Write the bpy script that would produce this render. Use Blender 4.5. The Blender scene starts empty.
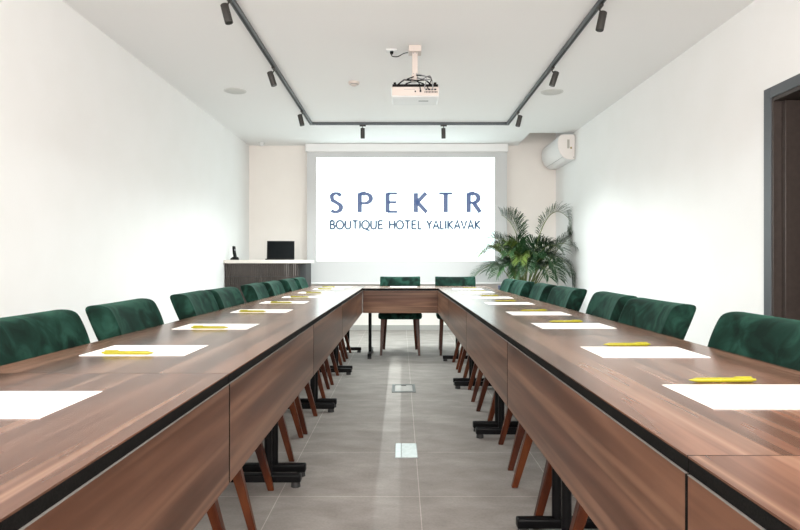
import bpy, bmesh, math, random
from mathutils import Vector, Matrix
random.seed(7)
S = bpy.context.scene
C = bpy.data.collections.new('room'); S.collection.children.link(C)
PI = math.pi
CH = 1.01            # camera height

# ------------------------------------------------------------------ camera, world, light, exposure
cam = bpy.data.objects.new('camera', bpy.data.cameras.new('camera')); C.objects.link(cam)
cam.location = (0, 0, CH); cam.rotation_euler = (PI/2, 0, 0)
cam.data.sensor_width = 36; cam.data.lens = 27.0
cam.data.shift_x = -1/800; cam.data.shift_y = -1.5/800
cam.data.clip_start = 0.02
S.camera = cam
w = bpy.data.worlds.new('world'); S.world = w; w.use_nodes = True
w.node_tree.nodes['Background'].inputs[0].default_value = (0.8, 0.9, 1, 1)
w.node_tree.nodes['Background'].inputs[1].default_value = 0.6
S.view_settings.view_transform = 'Standard'; S.view_settings.look = 'None'
S.view_settings.exposure = 0.50; S.view_settings.gamma = 1; S.view_settings.use_curve_mapping = False
def area(name, loc, rot, sx, sy, power, col):
    l = bpy.data.lights.new(name, 'AREA'); l.shape = 'RECTANGLE'; l.size = sx; l.size_y = sy
    l.energy = power; l.color = col
    o = bpy.data.objects.new(name, l); C.objects.link(o); o.location = loc; o.rotation_euler = rot
    return o
area('added_rear_fill', (0, -2.35, 1.6), (PI/2, 0, 0), 4.0, 2.0, 235, (1.0, 0.935, 0.885))  # unseen fill light added behind the camera to brighten the near room
area('added_ceiling_fill', (-0.5, -0.7, 2.77), (0, 0, 0), 0.6, 0.6, 36, (1.0, 0.94, 0.89))  # unseen overhead fill, added to light the front of the room
area('added_ceiling_fill', (0.6, -0.7, 2.77), (0, 0, 0), 0.6, 0.6, 36, (1.0, 0.94, 0.89))  # second added overhead fill, also out of view
SCREEN_E = 1.35
SPOT_W = 150

# ------------------------------------------------------------------ materials
def mat(name, col, rough=0.5, metal=0.0, spec=0.5, emit=None, es=0, sheen=0, coat=0):
    m = bpy.data.materials.new(name); m.use_nodes = True
    b = m.node_tree.nodes['Principled BSDF']
    b.inputs['Base Color'].default_value = (*col, 1); b.inputs['Roughness'].default_value = rough
    b.inputs['Metallic'].default_value = metal; b.inputs['Specular IOR Level'].default_value = spec
    if emit: b.inputs['Emission Color'].default_value = (*emit, 1); b.inputs['Emission Strength'].default_value = es
    if sheen: b.inputs['Sheen Weight'].default_value = sheen
    if coat: b.inputs['Coat Weight'].default_value = coat
    return m
def N(m, t, **k):
    n = m.node_tree.nodes.new(t)
    for a, b in k.items(): setattr(n, a, b)
    return n
def L(m, a, b): m.node_tree.links.new(a, b)
def ramp(m, fac, stops):
    r = N(m, 'ShaderNodeValToRGB'); e = r.color_ramp.elements
    while len(e) < len(stops): e.new(0.5)
    for i, (p, c) in enumerate(stops): e[i].position = p; e[i].color = (*c, 1)
    L(m, fac, r.inputs[0]); return r.outputs[0]
def noisy(name, c1, c2, scale, rough=0.6, bump=0.0, **k):
    m = mat(name, c1, rough, **k); b = m.node_tree.nodes['Principled BSDF']
    tc = N(m, 'ShaderNodeTexCoord'); n = N(m, 'ShaderNodeTexNoise'); n.inputs['Scale'].default_value = scale; n.inputs['Detail'].default_value = 6
    L(m, tc.outputs['Object'], n.inputs['Vector'])
    L(m, ramp(m, n.outputs['Fac'], [(0.35, c1), (0.65, c2)]), b.inputs['Base Color'])
    if bump:
        bp = N(m, 'ShaderNodeBump'); bp.inputs['Strength'].default_value = bump; bp.inputs['Distance'].default_value = 0.002
        L(m, n.outputs['Fac'], bp.inputs['Height']); L(m, bp.outputs['Normal'], b.inputs['Normal'])
    return m
def wood(name, dark, mid, light, streak, rough, along=(11, 0.55, 11), spec=0.5):
    m = mat(name, mid, rough, spec=spec); b = m.node_tree.nodes['Principled BSDF']
    tc = N(m, 'ShaderNodeTexCoord'); oi = N(m, 'ShaderNodeObjectInfo')
    mul = N(m, 'ShaderNodeMath', operation='MULTIPLY'); mul.inputs[1].default_value = 37.0; L(m, oi.outputs['Random'], mul.inputs[0])
    cb = N(m, 'ShaderNodeCombineXYZ'); L(m, mul.outputs[0], cb.inputs[0]); L(m, mul.outputs[0], cb.inputs[1])
    mp = N(m, 'ShaderNodeMapping'); mp.inputs['Scale'].default_value = along; L(m, tc.outputs['Object'], mp.inputs[0])
    va = N(m, 'ShaderNodeVectorMath', operation='ADD'); L(m, mp.outputs[0], va.inputs[0]); L(m, cb.outputs[0], va.inputs[1])
    n1 = N(m, 'ShaderNodeTexNoise'); n1.inputs['Scale'].default_value = 1.0; n1.inputs['Detail'].default_value = 5; n1.inputs['Distortion'].default_value = 0.25
    L(m, va.outputs[0], n1.inputs['Vector'])
    c1 = ramp(m, n1.outputs['Fac'], [(0.30, dark), (0.48, mid), (0.62, light), (0.75, mid)])
    mp2 = N(m, 'ShaderNodeMapping'); mp2.inputs['Scale'].default_value = (1.5, 0.35, 1.5); L(m, va.outputs[0], mp2.inputs[0])
    n2 = N(m, 'ShaderNodeTexNoise'); n2.inputs['Scale'].default_value = 1.0; n2.inputs['Detail'].default_value = 2
    L(m, mp2.outputs[0], n2.inputs['Vector'])
    f2 = ramp(m, n2.outputs['Fac'], [(0.54, (0, 0, 0)), (0.61, (1, 1, 1)), (0.69, (0, 0, 0))])
    mx = N(m, 'ShaderNodeMix', data_type='RGBA'); mx.inputs[7].default_value = (*streak, 1)
    sc = N(m, 'ShaderNodeMath', operation='MULTIPLY'); sc.inputs[1].default_value = 0.55; L(m, f2, sc.inputs[0])
    L(m, sc.outputs[0], mx.inputs[0]); L(m, c1, mx.inputs[6])
    n3 = N(m, 'ShaderNodeTexNoise'); n3.inputs['Scale'].default_value = 4.5; n3.inputs['Detail'].default_value = 1; L(m, va.outputs[0], n3.inputs['Vector'])
    mx2 = N(m, 'ShaderNodeMix', data_type='RGBA', blend_type='MULTIPLY'); mx2.inputs[0].default_value = 0.5
    L(m, mx.outputs[2], mx2.inputs[6]); L(m, ramp(m, n3.outputs['Fac'], [(0.35, (0.72, 0.72, 0.72)), (0.6, (1, 1, 1))]), mx2.inputs[7])
    L(m, mx2.outputs[2], b.inputs['Base Color'])
    return m

M_wall = noisy('white_paint', (0.88, 0.88, 0.87), (0.895, 0.895, 0.89), 3, 0.85)
M_backwall = noisy('cream_paint', (0.88, 0.835, 0.79), (0.90, 0.855, 0.81), 3, 0.85)
M_ceil = mat('ceiling_paint', (0.87, 0.87, 0.865), 0.9)
M_base = mat('grey_skirting', (0.42, 0.41, 0.39), 0.5)
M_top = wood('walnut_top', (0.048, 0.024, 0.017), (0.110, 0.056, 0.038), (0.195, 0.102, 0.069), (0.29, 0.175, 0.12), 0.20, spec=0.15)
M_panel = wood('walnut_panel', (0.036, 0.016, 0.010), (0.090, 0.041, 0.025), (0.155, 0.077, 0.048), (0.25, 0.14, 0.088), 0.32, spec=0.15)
M_edge = noisy('black_edge', (0.004, 0.004, 0.004), (0.009, 0.0085, 0.008), 400, 0.6, spec=0.05)
M_pale = mat('pale_edge_strip', (0.16, 0.15, 0.14), 0.5, spec=0.2)
M_black = mat('black_metal', (0.004, 0.004, 0.0045), 0.4, spec=0.12)
M_rubber = mat('black_rubber', (0.02, 0.02, 0.02), 0.8)
M_leg = wood('red_brown_wood', (0.022, 0.0045, 0.0018), (0.055, 0.012, 0.0035), (0.095, 0.023, 0.006), (0.12, 0.035, 0.010), 0.35, (9, 9, 1.2), spec=0.25)
M_paper = mat('white_paper', (0.86, 0.84, 0.82), 0.9, spec=0.2)
M_yellow = mat('yellow_plastic', (0.245, 0.225, 0.004), 0.35)
M_yellowd = mat('yellow_plastic_ring', (0.38, 0.34, 0.02), 0.4)
M_white = mat('white_plastic', (0.76, 0.77, 0.77), 0.4)
M_acwhite = mat('air_conditioner_white', (0.87, 0.87, 0.87), 0.35)
M_accap = mat('air_conditioner_cap', (0.80, 0.75, 0.72), 0.45)
M_pinkwhite = mat('cream_plastic', (0.64, 0.565, 0.52), 0.5)
M_track = mat('grey_track', (0.10, 0.115, 0.125), 0.4, 0.3)
M_groove = mat('track_groove', (0.015, 0.015, 0.017), 0.6)
M_spot = mat('dark_bronze', (0.028, 0.025, 0.022), 0.45)
M_lens = mat('lamp_lens', (0.35, 0.30, 0.28), 0.2)
M_fabric = mat('screen_fabric', (0.60, 0.605, 0.61), 0.9)
M_casing = mat('screen_casing', (0.86, 0.86, 0.86), 0.5)
M_image = mat('projected_white', (0.8, 0.8, 0.8), 0.9, emit=(0.80, 1.0, 1.0), es=SCREEN_E)
M_ink = mat('projected_blue', (0.1, 0.1, 0.1), 0.9, spec=0.0, emit=(0.05, 0.088, 0.20), es=1.0)
M_ink2 = mat('projected_slate', (0.1, 0.1, 0.1), 0.9, spec=0.0, emit=(0.035, 0.08, 0.15), es=1.0)
M_frame = mat('anthracite_frame', (0.085, 0.095, 0.105), 0.4)
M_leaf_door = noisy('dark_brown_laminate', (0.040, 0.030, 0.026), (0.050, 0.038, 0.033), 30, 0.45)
M_slab = mat('white_stone', (0.66, 0.62, 0.57), 0.3)
M_reed = wood('reeded_dark_wood', (0.030, 0.023, 0.019), (0.036, 0.028, 0.024), (0.042, 0.033, 0.028), (0.045, 0.035, 0.03), 0.25, (4, 4, 0.8))
M_screen_dark = mat('laptop_glass', (0.003, 0.004, 0.005), 0.3, spec=0.08)
M_grey = mat('grey_plastic', (0.30, 0.31, 0.32), 0.45)
M_steel = mat('brushed_steel', (0.55, 0.56, 0.56), 0.35, 0.8)
M_bluepot = mat('blue_glazed_pot', (0.05, 0.08, 0.20), 0.3)
M_soil = mat('soil', (0.03, 0.02, 0.015), 0.95)
M_stem = mat('palm_stem', (0.16, 0.20, 0.06), 0.6)
M_leafs = [noisy('palm_leaf_dark', (0.010, 0.036, 0.012), (0.018, 0.058, 0.018), 6, 0.45),
           noisy('palm_leaf', (0.018, 0.055, 0.015), (0.032, 0.085, 0.024), 6, 0.45),
           noisy('palm_leaf_yellow', (0.07, 0.12, 0.02), (0.12, 0.17, 0.03), 6, 0.5)]
# velvet
def velvet():
    m = mat('green_velvet', (0.008, 0.055, 0.04), 0.8, spec=0.1, sheen=0.10)
    b = m.node_tree.nodes['Principled BSDF']
    b.inputs['Sheen Tint'].default_value = (0.15, 0.60, 0.42, 1); b.inputs['Sheen Roughness'].default_value = 0.35
    tc = N(m, 'ShaderNodeTexCoord'); oi = N(m, 'ShaderNodeObjectInfo')
    va = N(m, 'ShaderNodeVectorMath', operation='MULTIPLY_ADD'); va.inputs[1].default_value = (1, 1, 0.8)
    L(m, tc.outputs['Object'], va.inputs[0])
    mul = N(m, 'ShaderNodeMath', operation='MULTIPLY'); mul.inputs[1].default_value = 19.0; L(m, oi.outputs['Random'], mul.inputs[0])
    L(m, mul.outputs[0], va.inputs[2])
    n = N(m, 'ShaderNodeTexNoise'); n.inputs['Scale'].default_value = 11; n.inputs['Detail'].default_value = 5; n.inputs['Distortion'].default_value = 0.9
    L(m, va.outputs[0], n.inputs['Vector'])
    L(m, ramp(m, n.outputs['Fac'], [(0.38, (0.0018, 0.0080, 0.0055)), (0.5, (0.0045, 0.021, 0.0145)), (0.63, (0.012, 0.045, 0.032))]), b.inputs['Base Color'])
    bp = N(m, 'ShaderNodeBump'); bp.inputs['Strength'].default_value = 0.25; bp.inputs['Distance'].default_value = 0.006
    L(m, n.outputs['Fac'], bp.inputs['Height']); L(m, bp.outputs['Normal'], b.inputs['Normal'])
    return m
M_velvet = velvet()
# floor tiles
def tiles():
    m = mat('grey_stone_tile', (0.4, 0.38, 0.35), 0.66, spec=0.25); b = m.node_tree.nodes['Principled BSDF']
    tc = N(m, 'ShaderNodeTexCoord')
    mp = N(m, 'ShaderNodeMapping'); mp.inputs['Location'].default_value = (-0.08, -2.60, 0); L(m, tc.outputs['Object'], mp.inputs[0])
    br = N(m, 'ShaderNodeTexBrick'); br.offset = 0.0; br.squash = 1.0
    br.inputs['Scale'].default_value = 1; br.inputs['Brick Width'].default_value = 0.61; br.inputs['Row Height'].default_value = 0.61
    br.inputs['Mortar Size'].default_value = 0.0022; br.inputs['Mortar Smooth'].default_value = 0.3
    br.inputs['Color1'].default_value = (0.97, 0.97, 0.97, 1); br.inputs['Color2'].default_value = (1, 1, 1, 1); br.inputs['Mortar'].default_value = (1.6, 1.6, 1.58, 1)
    L(m, mp.outputs[0], br.inputs['Vector'])
    mp2 = N(m, 'ShaderNodeMapping'); mp2.inputs['Rotation'].default_value = (0, 0, 0.9); mp2.inputs['Scale'].default_value = (1.6, 3.0, 1); L(m, tc.outputs['Object'], mp2.inputs[0])
    n = N(m, 'ShaderNodeTexNoise'); n.inputs['Scale'].default_value = 2.3; n.inputs['Detail'].default_value = 10; n.inputs['Roughness'].default_value = 0.62; n.inputs['Distortion'].default_value = 0.3
    L(m, mp2.outputs[0], n.inputs['Vector'])
    c = ramp(m, n.outputs['Fac'], [(0.30, (0.22, 0.198, 0.182)), (0.5, (0.275, 0.249, 0.230)), (0.70, (0.34, 0.312, 0.288))])
    n2 = N(m, 'ShaderNodeTexNoise'); n2.inputs['Scale'].default_value = 90; n2.inputs['Detail'].default_value = 4; L(m, tc.outputs['Object'], n2.inputs['Vector'])
    a = N(m, 'ShaderNodeMix', data_type='RGBA', blend_type='MULTIPLY'); a.inputs[0].default_value = 0.5
    L(m, c, a.inputs[6]); L(m, ramp(m, n2.outputs['Fac'], [(0.3, (0.78, 0.78, 0.78)), (0.65, (1.02, 1.02, 1.02))]), a.inputs[7])
    a2 = N(m, 'ShaderNodeMix', data_type='RGBA', blend_type='MULTIPLY'); a2.inputs[0].default_value = 1
    L(m, a.outputs[2], a2.inputs[6]); L(m, br.outputs['Color'], a2.inputs[7]); L(m, a2.outputs[2], b.inputs['Base Color'])
    return m
M_floor = tiles()
def glassy():
    m = bpy.data.materials.new('added_window_glass'); m.use_nodes = True; nt = m.node_tree; nt.nodes.clear()
    o = N(m, 'ShaderNodeOutputMaterial'); t = N(m, 'ShaderNodeBsdfTransparent'); g = N(m, 'ShaderNodeBsdfGlossy'); g.inputs['Roughness'].default_value = 0.05
    x = N(m, 'ShaderNodeMixShader'); x.inputs[0].default_value = 0.08; L(m, t.outputs[0], x.inputs[1]); L(m, g.outputs[0], x.inputs[2]); L(m, x.outputs[0], o.inputs[0]); return m
M_glass = glassy()

# ------------------------------------------------------------------ helpers
def bm_box(bm, x0, x1, y0, y1, z0, z1, mi=0):
    v = [bm.verts.new((x, y, z)) for x in (x0, x1) for y in (y0, y1) for z in (z0, z1)]
    for f in ((0,1,3,2), (4,6,7,5), (0,4,5,1), (2,3,7,6), (0,2,6,4), (1,5,7,3)):
        fc = bm.faces.new([v[i] for i in f]); fc.material_index = mi
    return v
def bm_tube(bm, pts, rads, seg=16, caps=True, mi=0):
    if not hasattr(rads, '__len__'): rads = [rads]*len(pts)
    pts = [Vector(p) for p in pts]; rings = []
    up = None
    for i, p in enumerate(pts):
        d = (pts[min(i+1, len(pts)-1)] - pts[max(i-1, 0)])
        if d.length < 1e-9: d = Vector((0, 0, 1))
        d.normalize()
        if up is None or abs(up.dot(d)) > 0.95: up = Vector((0, 0, 1)) if abs(d.z) < 0.9 else Vector((0, 1, 0))
        a = d.cross(up).normalized(); b = d.cross(a).normalized(); up = -b if False else up
        rings.append([bm.verts.new(p + rads[i]*(math.cos(2*PI*k/seg)*a + math.sin(2*PI*k/seg)*b)) for k in range(seg)])
    for r0, r1 in zip(rings, rings[1:]):
        for k in range(seg):
            f = bm.faces.new((r0[k], r0[(k+1) % seg], r1[(k+1) % seg], r1[k])); f.material_index = mi
    if caps:
        bm.faces.new(rings[0]).material_index = mi; bm.faces.new(rings[-1][::-1]).material_index = mi
def bm_prism(bm, poly, axis, a0, a1, mi=0):
    """poly in the two remaining axes; extrude along axis"""
    def P(u, v, t):
        return {'x': (t, u, v), 'y': (u, t, v), 'z': (u, v, t)}[axis]
    r0 = [bm.verts.new(P(u, v, a0)) for u, v in poly]; r1 = [bm.verts.new(P(u, v, a1)) for u, v in poly]
    n = len(poly)
    for i in range(n): bm.faces.new((r0[i], r0[(i+1) % n], r1[(i+1) % n], r1[i])).material_index = mi
    bm.faces.new(r0[::-1]).material_index = mi; bm.faces.new(r1).material_index = mi
def obj(name, bm, m, parent=None, bevel=0, seg=2, smooth=40, sub=0, loc=None):
    bmesh.ops.recalc_face_normals(bm, faces=bm.faces)
    me = bpy.data.meshes.new(name); bm.to_mesh(me); bm.free()
    for x in (m if isinstance(m, (list, tuple)) else [m]): me.materials.append(x)
    if smooth:
        me.polygons.foreach_set('use_smooth', [True]*len(me.polygons))
        if not sub: me.set_sharp_from_angle(angle=math.radians(smooth))
    o = bpy.data.objects.new(name, me); C.objects.link(o)
    if parent: o.parent = parent
    if loc: o.location = loc
    if bevel:
        b = o.modifiers.new('bevel', 'BEVEL'); b.width = bevel; b.segments = seg; b.limit_method = 'ANGLE'; b.angle_limit = math.radians(35)
    if sub:
        s = o.modifiers.new('sub', 'SUBSURF'); s.levels = sub; s.render_levels = sub
    return o
def box(name, x0, x1, y0, y1, z0, z1, m, parent=None, bevel=0, loc=None):
    bm = bmesh.new(); bm_box(bm, x0, x1, y0, y1, z0, z1); return obj(name, bm, m, parent, bevel, loc=loc)
def tube(name, pts, r, m, parent=None, seg=16, bevel=0):
    bm = bmesh.new(); bm_tube(bm, pts, r, seg); return obj(name, bm, m, parent, bevel)
def struct(o): o['kind'] = 'structure'; return o
def tag(o, label, cat, group=None):
    o['label'] = label; o['category'] = cat
    if group: o['group'] = group
    return o
def thing(name, loc, rz=0, label='', cat='', group=None):
    o = bpy.data.objects.new(name, None); C.objects.link(o); o.empty_display_size = 0.1
    o.location = loc; o.rotation_euler = (0, 0, rz); return tag(o, label, cat, group)
def dup(root, loc, rz, label, group=None):
    r = root.copy(); C.objects.link(r); r.location = loc; r.rotation_euler = (0, 0, rz); r['label'] = label
    if group: r['group'] = group
    for ch in list(root.children):
        c = ch.copy(); C.objects.link(c); c.parent = r
        for g in ch.children:
            d = g.copy(); C.objects.link(d); d.parent = c
    return r

# ------------------------------------------------------------------ room shell
YB, YR = 9.11, -2.5; XL = -2.305; H = 2.80
def XR(y): return 2.41 - 0.06*(y - 4.0)/5.11
struct(box('floor', XL-0.15, 3.6, YR-0.15, YB+0.15, -0.1, 0, M_floor))
# ceiling with the raised notch at the back right corner
NX, NY = 1.767, 8.23
bm = bmesh.new()
bm_box(bm, XL-0.1, NX, YR-0.1, YB+0.1, H, H+0.35)
bm_box(bm, NX, 2.75, YR-0.1, NY, H, H+0.35)
bm_box(bm, NX, 2.75, NY, YB+0.1, H+0.30, H+0.35)
struct(obj('ceiling', bm, M_ceil, smooth=0))
struct(box('wall_left', XL-0.1, XL, YR-0.1, YB+0.1, 0, H, M_wall))
struct(box('wall_back', XL, XR(YB)+0.005, YB, YB+0.1, 0, H+0.30, M_backwall))
# right wall with a door opening
DY0, DY1, DZ = 2.985, 3.895, 2.09
def wallquad(bm, y0, y1, z0, z1, t=0.12):
    pts = [(XR(y0), y0), (XR(y1), y1), (XR(y1)+t, y1), (XR(y0)+t, y0)]
    bm_prism(bm, pts, 'z', z0, z1)
bm = bmesh.new()
wallquad(bm, YR-0.1, DY0, 0, H); wallquad(bm, DY1, NY, 0, H); wallquad(bm, NY, YB+0.1, 0, H+0.30); wallquad(bm, DY0, DY1, DZ, H)
struct(obj('wall_right', bm, M_wall, smooth=0))
# rear wall (behind the camera) with an unseen window added for the near fill
bm = bmesh.new()
bm_box(bm, XL, -2.02, YR-0.1, YR, 0, H); bm_box(bm, 2.02, XR(YR), YR-0.1, YR, 0, H)
bm_box(bm, -2.02, 2.02, YR-0.1, YR, 0, 0.58); bm_box(bm, -2.02, 2.02, YR-0.1, YR, 2.62, H)
struct(obj('wall_rear', bm, M_wall, smooth=0))
wn = struct(bpy.data.objects.new('added_window_1', None)); C.objects.link(wn); wn.location = (0, YR-0.05, 1.6)  # added window, out of view, goes with the rear fill light
bm = bmesh.new()
for x in (-2.0, -0.03, 1.94): bm_box(bm, x, x+0.06, -0.03, 0.03, -1.02, 1.02)
bm_box(bm, -2.0, 2.0, -0.03, 0.03, -1.02, -0.96); bm_box(bm, -2.0, 2.0, -0.03, 0.03, 0.96, 1.02)
obj('added_window_frame', bm, M_frame, wn)
box('added_pane', -1.95, 1.95, -0.005, 0.005, -0.97, 0.97, M_glass, wn)
# skirting
def skirt(name, pts):
    bm = bmesh.new(); bm_prism(bm, pts, 'z', 0, 0.075); return struct(obj(name, bm, M_base))
skirt('baseboard_back', [(XL, YB-0.012), (XR(YB), YB-0.012), (XR(YB), YB), (XL, YB)])
skirt('baseboard_left', [(XL, YR), (XL+0.012, YR), (XL+0.012, YB-0.012), (XL, YB-0.012)])
skirt('baseboard_right', [(XR(DY1+.07)-0.012, DY1+0.07), (XR(DY1+.07), DY1+0.07), (XR(YB), YB-0.012), (XR(YB)-0.012, YB-0.012)])
# door: casing, jambs, open leaf, dark corridor behind
dr = struct(bpy.data.objects.new('door_1', None)); C.objects.link(dr); dr.location = (XR(3.9), DY1, 0)
ox, oy = dr.location.x, dr.location.y
bm = bmesh.new()
bm_box(bm, -0.012, 0.02, 0.0, 0.075, 0, 2.155); bm_box(bm, -0.012, 0.02, -1.0, -0.925, 0, 2.155); bm_box(bm, -0.012, 0.02, -0.925, 0.0, 2.085, 2.155)
obj('door_casing', bm, M_frame, dr, 0.002)
bm = bmesh.new()
bm_box(bm, -0.006, 0.15, -0.02, 0.0, 0, 2.08); bm_box(bm, -0.006, 0.15, -0.925, -0.905, 0, 2.08); bm_box(bm, -0.006, 0.15, -0.905, -0.02, 2.06, 2.085)
obj('door_jamb', bm, M_leaf_door, dr, 0.002)
lf = box('door_leaf', 0.045, 0.92, -0.062, -0.022, 0.01, 2.055, M_leaf_door, dr, 0.003)
bm = bmesh.new(); bm_tube(bm, [(0.86, -0.062, 1.02), (0.86, -0.11, 1.02), (0.74, -0.11, 1.02)], 0.009, 12); obj('door_handle', bm, M_steel, lf)
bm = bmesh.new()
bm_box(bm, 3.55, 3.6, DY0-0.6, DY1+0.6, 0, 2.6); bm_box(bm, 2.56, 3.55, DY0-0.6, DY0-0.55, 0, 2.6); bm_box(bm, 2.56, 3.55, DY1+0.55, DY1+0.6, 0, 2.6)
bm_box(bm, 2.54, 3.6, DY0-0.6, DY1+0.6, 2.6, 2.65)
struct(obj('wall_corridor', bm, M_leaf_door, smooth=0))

# ------------------------------------------------------------------ tables
TW, TT, TZ, PB = 0.60, 0.024, 0.75, 0.49
def ends(bm):
    bm.normal_update()
    for f in bm.faces:
        if abs(f.calc_center_median().y) > 0.5: f.material_index = 1
def make_table(Lt, W, label):
    """length along local y, inner (panelled) long side on local x=0, body towards +x"""
    t = thing('conference_table', (0, 0, 0), 0, label, 'table', 'walnut conference tables set in a U')
    h = Lt/2 - 0.001
    bm = bmesh.new(); bm_box(bm, 0.0, W, -h, h, TZ-0.003, TZ); ends(bm); obj('tabletop', bm, [M_top, M_edge], t)
    bm = bmesh.new(); bm_box(bm, 0.0015, W-0.0015, -h+0.0005, h-0.0005, TZ-TT, TZ-0.003); obj('black_edge_board', bm, M_edge, t)
    bm = bmesh.new(); bm_box(bm, -0.0012, 0.014, -h+0.003, h-0.003, PB, TZ-TT-0.002)
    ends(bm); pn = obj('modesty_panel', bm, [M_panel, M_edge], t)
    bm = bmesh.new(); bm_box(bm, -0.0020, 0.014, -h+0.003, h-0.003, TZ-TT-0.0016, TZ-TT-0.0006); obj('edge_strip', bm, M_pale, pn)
    cx = 0.195
    for s in (-1, 1):
        y = s*(Lt/2 - 0.068)
        bm = bmesh.new(); bm_tube(bm, [(cx, y, 0.05), (cx, y, TZ-TT-0.03)], 0.0175, 18)
        lg = obj('leg', bm, M_black, t)
        bm = bmesh.new(); bm_box(bm, 0.045, W-0.04, y-0.02, y+0.02, 0.022, 0.058); obj('foot_bar', bm, M_black, lg, 0.006)
        for fx in (0.07, W-0.07):
            bm = bmesh.new(); bm_tube(bm, [(fx, y, 0.0), (fx, y, 0.024)], [0.022, 0.019], 14); obj('rubber_foot', bm, M_rubber, lg)
        bm = bmesh.new(); bm_box(bm, 0.03, W-0.05, y-0.02, y+0.02, TZ-TT-0.03, TZ-TT-0.0005); obj('support_arm', bm, M_black, lg)
    bm = bmesh.new(); bm_box(bm, cx-0.015, cx+0.015, -Lt/2+0.07, Lt/2-0.07, 0.60, 0.64); obj('cross_beam', bm, M_black, t)
    return t
LT = 1.368
DL, DR = 0.407, 0.388
lefts = [1.42 + LT*(k-1) for k in range(5)]      # near edges: .05, 1.42, ...
rights = [0.813 + LT*(k-1) for k in range(5)]
ordn = ['nearest the camera', 'second from the camera', 'third from the camera', 'fourth from the camera', 'farthest, by the cross table']
protoL = make_table(LT, 0.608, '')
protoR = make_table(LT, 0.572, '')
for k, y in enumerate(lefts):
    lab = 'walnut table with black edge in the left row, ' + ordn[k]
    loc = (-DL, y + LT/2, 0)
    if k == 0: protoL.location = loc; protoL.rotation_euler.z = PI; protoL['label'] = lab
    else: dup(protoL, loc, PI, lab)
for k, y in enumerate(rights):
    lab = 'walnut table with black edge in the right row, ' + ordn[k]
    loc = (DR, y + LT/2, 0)
    if k == 0: protoR.location = loc; protoR['label'] = lab
    else: dup(protoR, loc, 0, lab)
FY = 6.30
x0, x1 = -DL+0.004, 0.962
ft = make_table(x1-x0, 0.59, 'walnut cross table closing the far end of the U')
ft.location = ((x0+x1)/2, FY, 0); ft.rotation_euler.z = PI/2     # local +x -> +y

# ------------------------------------------------------------------ chairs
def make_chair():
    t = thing('dining_chair', (0, 0, 0), 0, '', 'chair', '')
    # faces local +y
    us = [-1, -0.93, -0.72, -0.4, 0, 0.4, 0.72, 0.93, 1]; vs = [0, 0.08, 0.25, 0.45, 0.65, 0.8, 0.93, 1]
    nx, nz = 8, 7
    bm = bmesh.new()
    g = {}
    def bp(i, j, k):
        u = us[i]; v = vs[j]
        z = 0.40 + 0.452*v
        hw = 0.212 + 0.028*min(1, v*1.6)
        yc = -0.205 - 0.055*v - 0.075*v*v - 0.008*max(0, v-0.8)/0.2
        th = 0.036 + 0.006*v + (0.010*math.sin((v-0.62)/0.38*PI*0.9) if v > 0.62 else 0)
        y = yc + 0.030*u*u*(0.5+0.5*v) + (th if k else -th)
        z2 = z + (0.006*u*u if v > 0.9 else 0)
        return (u*hw, y, z2)
    for i in range(nx+1):
        for j in range(nz+1):
            for k in (0, 1): g[i, j, k] = bm.verts.new(bp(i, j, k))
    for i in range(nx):
        for j in range(nz):
            bm.faces.new((g[i,j,1], g[i+1,j,1], g[i+1,j+1,1], g[i,j+1,1])); bm.faces.new((g[i,j,0], g[i,j+1,0], g[i+1,j+1,0], g[i+1,j,0]))
    for i in range(nx):
        for j in (0, nz): bm.faces.new((g[i,j,0], g[i+1,j,0], g[i+1,j,1], g[i,j,1]))
    for j in range(nz):
        for i in (0, nx): bm.faces.new((g[i,j,0], g[i,j,1], g[i,j+1,1], g[i,j+1,0]))
    obj('backrest', bm, M_velvet, t, sub=2)
    bm = bmesh.new(); g = {}
    n = 6
    for i in range(n+1):
        for j in range(n+1):
            for k in range(3):
                u = -1+2*i/n; v = -1+2*j/n
                hw = 0.247 - 0.012*(1-v)/2
                g[i,j,k] = bm.verts.new((u*hw, -0.015+v*0.20, 0.385 + 0.04*k + (0.010*(1-u*u)*(1-v*v) if k == 2 else 0)))
    for k, fl in ((0, 1), (2, 0)):
        for i in range(n):
            for j in range(n): bm.faces.new((g[i,j,k], g[i+1,j,k], g[i+1,j+1,k], g[i,j+1,k]))
    for k in range(2):
        for i in range(n):
            for j in (0, n): bm.faces.new((g[i,j,k], g[i+1,j,k], g[i+1,j,k+1], g[i,j,k+1])); bm.faces.new((g[j,i,k], g[j,i+1,k], g[j,i+1,k+1], g[j,i,k+1]))
    obj('seat', bm, M_velvet, t, sub=2)
    for sx, a, b in ((-1, (0.192, 0.145), (0.209, 0.255)), (1, (0.192, 0.145), (0.209, 0.255)), (-1, (0.17, -0.15), (0.19, -0.205)), (1, (0.17, -0.15), (0.19, -0.205))):
        bm = bmesh.new()
        P = []
        for (cx, cy), z, r in ((a, 0.40, 0.023), (b, 0.0, 0.0135)):
            P.append([bm.verts.new((sx*cx + dx*r, cy + dy*r, z)) for dx, dy in ((-1,-1),(1,-1),(1,1),(-1,1))])
        for q in range(4): bm.faces.new((P[0][q], P[0][(q+1)%4], P[1][(q+1)%4], P[1][q]))
        bm.faces.new(P[0]); bm.faces.new(P[1][::-1])
        obj('leg', bm, M_leg, t, 0.004)
    return t
chair0 = make_chair(); used = [False]
def put_chair(x, y, rz, label, group):
    if not used[0]:
        used[0] = True; chair0.location = (x, y, 0); chair0.rotation_euler.z = rz; chair0['label'] = label; chair0['group'] = group; return chair0
    return dup(chair0, (x, y, 0), rz, label, group)
O8 = ['first, cut by the picture edge', 'second from the camera', 'third from the camera', 'fourth from the camera', 'fifth from the camera', 'sixth from the camera', 'seventh from the camera', 'eighth, nearest the cabinet']
left_chairs = [(1.79, 0), (2.452, 3), (3.26, 3), (3.765, 0), (4.60, 3), (5.20, 0), (5.95, 2), (6.565, 0)]
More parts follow.
